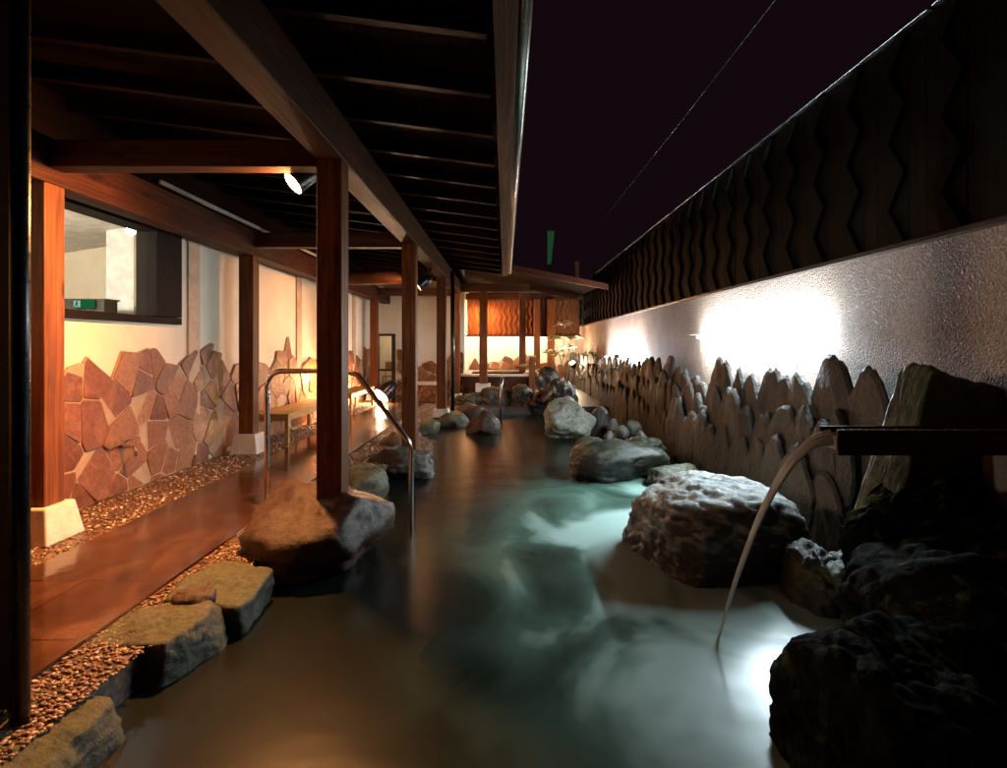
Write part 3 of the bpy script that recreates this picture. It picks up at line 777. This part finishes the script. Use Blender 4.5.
# ------------------------------------------------------------------ stainless handrails
def arc(c, r, a0, a1, ax, n=8):
    return [Vector(c)+Vector((math.cos(t)*r, 0, math.sin(t)*r)) for t in [a0+(a1-a0)*k/n for k in range(n+1)]]
D = 4.47
xl = (267-CX)*D/F; xr = (411-CX)*D/F; zt = E-(371-HY)*D/F; zk = E-(443-HY)*D/F
xm = -1.06; r = .12
pts = [Vector((xl, D, .0)), Vector((xl, D, .5)), Vector((xl, D, zt-r))]+arc((xl+r, D, zt-r), r, math.pi, math.pi/2, 0)[1:]
pts += [Vector((xm-.35, D, zt)), Vector((xm-.22, D, zt)), Vector((xm-.12, D, zt-.03))]
pts += [Vector((xr-.05, D, zk+.055)), Vector((xr-.015, D, zk+.01)), Vector((xr, D, zk-.05)), Vector((xr, D, -.1)), Vector((xr, D, -.4))]
hr = thing('handrail', 'bent stainless handrail running from the path past the largest post into the water', 'handrail', (xl, D, 0))
MB((xl, D, 0)).tube(pts, .021, 16).build('rail', M['steel'], hr, smooth=True)
MB((xl, D, 0)).tube([(xl, D, .014), (xl, D, .024)], .05, 20).build('flange', M['steel'], hr, smooth=False)
D = 10.2; x = (501-CX)*D/F; z = E-(379-HY)*D/F
hr = thing('handrail', 'upright steel grab rail standing in the water at the far end of the pool', 'handrail', (x, D, 0))
MB((x, D, 0)).tube([(x, D, -.4), (x, D, z-.12), (x+.02, D+.02, z-.04), (x+.02, D+.1, z), (x+.02, D+.5, z), (x+.02, D+1.5, z-.1)], .028, 12).build('rail', M['steel'], hr, smooth=True)

# ------------------------------------------------------------------ benches
def bench(loc, x0, x1, y0, y1, h, label):
    t = thing('bench', label, 'bench', loc, 'benches along the flagstone wall')
    nn = 4; w = (x1-x0)/nn
    for i in range(nn): MB(loc).box(x0+i*w+.004, x0+(i+1)*w-.004, y0, y1, h-.035, h).build('seat_slat', M['bench'], t, bevel=.004)
    for yy in (y0+.02, y1-.08):
        for xx in (x0+.02, x1-.06): MB(loc).box(xx, xx+.045, yy, yy+.06, 0.004, h-.10).build('leg', M['bench'], t, bevel=.003)
        MB(loc).box(x0+.02, x1-.015, yy, yy+.06, h-.098, h-.037).build('apron', M['bench'], t, bevel=.003)
    MB(loc).box(x1-.056, x1-.02, y0+.08, y1-.08, h-.095, h-.037).build('side_rail', M['bench'], t)
    return t
bench((-3.0, 8.3, 0), -3.28, -2.82, 7.3, 9.3, .42, 'yellow wooden slatted bench by the flagstone wall, left of the largest post')
bench((-3.0, 11.2, 0), -3.28, -2.84, 10.4, 12.2, .42, 'far wooden slatted bench by the wall, in front of the glass door')
# wall tap
tp = thing('garden_tap', 'small chrome tap on the flagstone wall', 'tap', (WX+.06, 4.95, .42))
o5 = (WX+.06, 4.95, .42)
MB(o5).tube([(WX+.03, 4.95, .42), (WX+.14, 4.95, .42), (WX+.17, 4.95, .40), (WX+.175, 4.95, .34)], .014, 10).build('spout', M['steel'], tp, smooth=True)
MB(o5).tube([(WX+.10, 4.95, .42), (WX+.10, 4.95, .47)], .009, 8).build('stem', M['steel'], tp, smooth=True)
MB(o5).box(WX+.085, WX+.115, 4.91, 4.99, .47, .482).build('handle', M['steel'], tp, bevel=.003)

# ------------------------------------------------------------------ spout and its jet
tr = thing('water_trough', 'dark wooden trough jutting from the right wall above the rocks', 'water spout', (2.1, 2.65, .9))
o6 = (2.1, 2.65, .9)
m = MB(o6); z1 = E-(430-HY)*2.6/F
m.box(1.535, 2.545, 2.58, 2.595, z1-.115, z1); m.box(1.535, 2.545, 2.725, 2.74, z1-.115, z1); m.box(1.535, 2.545, 2.595, 2.725, z1-.115, z1-.095)
m.build('channel', wood_mat('trough_wood', 0, (.02, .010, .007), (.045, .022, .014), (.07, .035, .02), .35), tr, bevel=.002)
MB(o6).box(1.54, 2.54, 2.5955, 2.7245, z1-.094, z1-.03).build('water_fill', M['jet'], tr)
MB(o6).box(1.533, 2.547, 2.577, 2.584, z1+.001, z1+.007).build('metal_edge', m_flat('bronze_edge', (.5, .35, .22), .25, 1.0), tr)
jt = MB((1.35, 2.86, .3)); pts = []; rr = []
P0 = Vector((1.545, 2.66, z1-.05)); P1 = Vector((1.085, 2.84, WATER))
for j_ in range(9):
    pts = []; rr = []; ph = j_*2.399; rad = .032*math.sqrt((j_+.5)/9)
    for k in range(40):
        s_ = k/39; sp_ = (1-s_)**.8*.85+.15
        ox = rad*math.cos(ph+s_*2.2)*sp_; oy = rad*math.sin(ph+s_*2.2)*sp_*1.3
        pts.append(Vector((P0.x+(P1.x-P0.x)*s_+ox*.4, P0.y+(P1.y-P0.y)*s_+oy, P0.z+(P1.z-P0.z)*s_**1.9+ox*(1-s_*.6))))
        rr.append((.0115*(1-.62*s_))*(1+.22*noise.noise(Vector((j_*5.1, s_*14, 0)))))
    jt.tube(pts, rr, 8)
tag(jt.build('water_jet', M['jet'], smooth=True), 'arc of water falling from the dark trough into the pool', 'water jet')

# ------------------------------------------------------------------ rocks, left edge of the pool
rock(-85, 92, 686, 1.92, .60, 'flat mossy edging stone nearest the viewer at the bottom left corner', 'rock_moss', seed=2, facets=5, rough=.06, flat=.5, blocky=.3, name='edging_stone', ztop=.035)
rock(88, 134, 656, 2.38, .18, 'small dark stone between the two nearest edging stones', 'rock_dark', seed=5, sub=4, name='edging_stone', zbot=-.2)
rock(108, 216, 607, 2.64, .54, 'flat mossy edging stone, second from the bottom left corner', 'rock_moss', seed=9, facets=5, rough=.06, flat=.5, blocky=.3, name='edging_stone', rot=-.08, ztop=.04)
rock(180, 268, 574, 3.08, .50, 'flat mossy edging stone against the round boulder under the post', 'rock_moss', seed=12, facets=5, rough=.06, flat=.5, blocky=.3, name='edging_stone', rot=-.1, ztop=.05)
rock(172, 216, 592, 2.86, .16, 'small pale stone lying between two flat edging stones', 'rock_brown', seed=15, sub=4, name='edging_stone', zbot=-.06, ztop=.07)
rock(250, 391, 484, 3.86, 1.05, 'large round brown boulder carrying the largest post', 'rock_brown', seed=22, facets=9, rough=.07, flat=.12)
rock(344, 390, 466, 5.5, .7, 'low mossy stone just behind the largest post', 'rock_moss', seed=25, sub=4, flat=.3)
rock(322, 360, 478, 4.9, .5, 'small stone between the large boulder and the path', 'rock_brown', seed=26, sub=4)
rock(362, 436, 442, 6.45, .7, 'dark flat-topped rock at the foot of the second post', 'rock', seed=31, facets=8, flat=.25, blocky=.2, ztop=.16)
rock(378, 412, 432, 7.5, .55, 'brown rock on the path edge behind the second post', 'rock_brown', seed=33, sub=4)
rock(414, 440, 418, 9.6, .6, 'yellowish mossy stone left of the third post foot', 'rock_moss', seed=36, sub=4, flat=.2)
rock(433, 472, 414, 10.3, .6, 'flat mossy stones under the third post', 'rock_moss', seed=37, sub=4, flat=.3, ztop=.10)
rock(465, 501, 410, 9.5, .55, 'round orange-brown boulder standing in the water near the far end', 'rock_brown', seed=41, facets=8, rough=.05)
# back row
back = [(455, 486, 392, 12.6, 'dark stone at the left of the far rock row'), (478, 512, 386, 12.5, 'dark stone under the raised bath, second of the far rock row'),
        (508, 534, 384, 12.4, 'dark blocky stone in the middle of the far rock row'), (530, 552, 388, 12.2, 'dark stone right of the wooden spout stand'),
        (546, 576, 378, 11.8, 'tall dark stone behind the pale boulder'), (528, 560, 366, 14.5, 'dark upright rock behind the spout stand')]
for i, (a, b2, yt, d_, lb) in enumerate(back):
    rock(a-2, b2+3, yt, d_, .8, lb, 'rock_dark', seed=50+i, sub=5, facets=7, rough=.14, blocky=.25, group='rocks across the far end of the pool')
rock(448, 490, 402, 11.4, .6, 'low brown stone in front of the far rock row', 'rock_brown', seed=57, sub=4)
# leaning log
lgp = [at(541, 402, 11.2), at(562, 379, 12.2)]
tag(MB(lgp[0]).tube([lgp[0], (lgp[0]+lgp[1])/2, lgp[1]], [.06, .07, .06], 12).build('leaning_log', M['wood_x'], smooth=True), 'red-brown log leaning on the rocks left of the pale boulder', 'log')

# ------------------------------------------------------------------ rocks, right side
rock(543, 594, 396, 9.1, .9, 'pale cream craggy boulder by the right wall', 'rock_white', seed=61, facets=16, rough=.11)
rock(588, 612, 406, 9.3, .5, 'grey green stone touching the right side of the pale boulder', 'rock', seed=63, sub=4)
rock(575, 612, 436, 8.0, .6, 'low green stone in front of the pale boulder', 'rock_moss', seed=64, sub=4, ztop=0.02)
for i, (a, b2, yt, d_) in enumerate([(607, 618, 418, 8.8), (616, 630, 425, 8.4), (626, 642, 420, 8.6), (636, 648, 430, 8.0), (604, 614, 430, 8.2)]):
    rock(a, b2, yt, d_, .22, ['small white cobble nearest the grey green stone', 'pale cobble in the middle of the cobble heap', 'round pale cobble leaning on the slab wall', 'small cobble at the right end of the cobble heap', 'lowest cobble of the heap beside the pale boulder'][i], 'rock_cobble', seed=70+i, sub=3, zbot=E-(yt-HY)*d_/F-.24, name='cobble', cat='cobble', group='cobbles beside the pale boulder', facets=9, rough=.09)
rock(566, 668, 437, 6.5, 1.15, 'flat dark wet rock in the middle of the right bank', 'rock_dark', seed=81, facets=9, rough=.07)
rock(612, 668, 436, 7.3, .8, 'dark rock heaped behind the flat wet rock', 'rock_dark', seed=83, facets=10)
rock(644, 706, 462, 6.0, .7, 'green mossy rock between the flat wet rock and the big boulder', 'rock_moss', seed=85, facets=12)
rock(632, 792, 478, 3.95, 1.15, 'big boulder lit white on top at the pool edge', 'rock_lit_top', seed=93, facets=7, rough=.07, sub=6, tilt=(0, .17), blocky=.3, flat=.2, zbot=-.5)
rock(700, 770, 492, 5.6, .9, 'dark rock behind the big boulder against the slabs', 'rock_dark', seed=92)
rock(786, 838, 543, 3.25, .5, 'mossy dark rock right of the big boulder', 'rock_wetmoss', seed=95, rough=.13)
rock(828, 886, 552, 3.05, .5, 'small mossy rock under the trough', 'rock_wetmoss', seed=96, rough=.14)
rock(775, 850, 450, 4.5, .8, 'dark rock against the slab wall behind the trough', 'rock_dark', seed=97, zbot=-.3)
rock(815, 856, 394, 4.3, .3, 'upright black slab left of the trough end', 'rock_dark', seed=99, zbot=-.2, facets=9, blocky=.3)
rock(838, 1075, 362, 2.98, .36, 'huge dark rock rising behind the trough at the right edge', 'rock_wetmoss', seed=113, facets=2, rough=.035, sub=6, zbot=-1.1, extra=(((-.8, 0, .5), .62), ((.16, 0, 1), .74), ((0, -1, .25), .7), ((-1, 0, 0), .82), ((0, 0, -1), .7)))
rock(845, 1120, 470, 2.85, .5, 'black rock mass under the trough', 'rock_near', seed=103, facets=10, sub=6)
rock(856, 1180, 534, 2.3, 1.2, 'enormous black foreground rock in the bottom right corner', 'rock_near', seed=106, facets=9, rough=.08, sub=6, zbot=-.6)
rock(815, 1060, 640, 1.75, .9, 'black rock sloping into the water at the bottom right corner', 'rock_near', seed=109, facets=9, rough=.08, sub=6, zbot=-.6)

# ------------------------------------------------------------------ world, camera, render settings
wd = bpy.data.worlds.new('World'); scene.world = wd; wd.use_nodes = True
bg = wd.node_tree.nodes['Background']; bg.inputs[0].default_value = (.0075, .0028, .0048, 1); bg.inputs[1].default_value = 1.0
cam = bpy.data.cameras.new('camera'); co = bpy.data.objects.new('camera', cam); COL.objects.link(co)
co.location = (0, 0, E); co.rotation_euler = (math.pi/2, 0, 0)
cam.sensor_width = 36; cam.lens = F/1007*36; cam.shift_y = -(384-HY)/1007; cam.shift_x = -(CX-503.5)/1007
cam.clip_start = .05; cam.clip_end = 300
scene.camera = co
scene.view_settings.view_transform = 'Standard'; scene.view_settings.look = 'None'
scene.view_settings.exposure = -0.25; scene.view_settings.gamma = 1
cy = scene.cycles
cy.use_denoising = True; cy.max_bounces = 7; cy.diffuse_bounces = 4; cy.glossy_bounces = 4; cy.transmission_bounces = 5
cy.sample_clamp_indirect = 3; cy.sample_clamp_direct = 40; cy.caustics_reflective = False; cy.caustics_refractive = False
cy.blur_glossy = .5; cy.use_light_tree = True
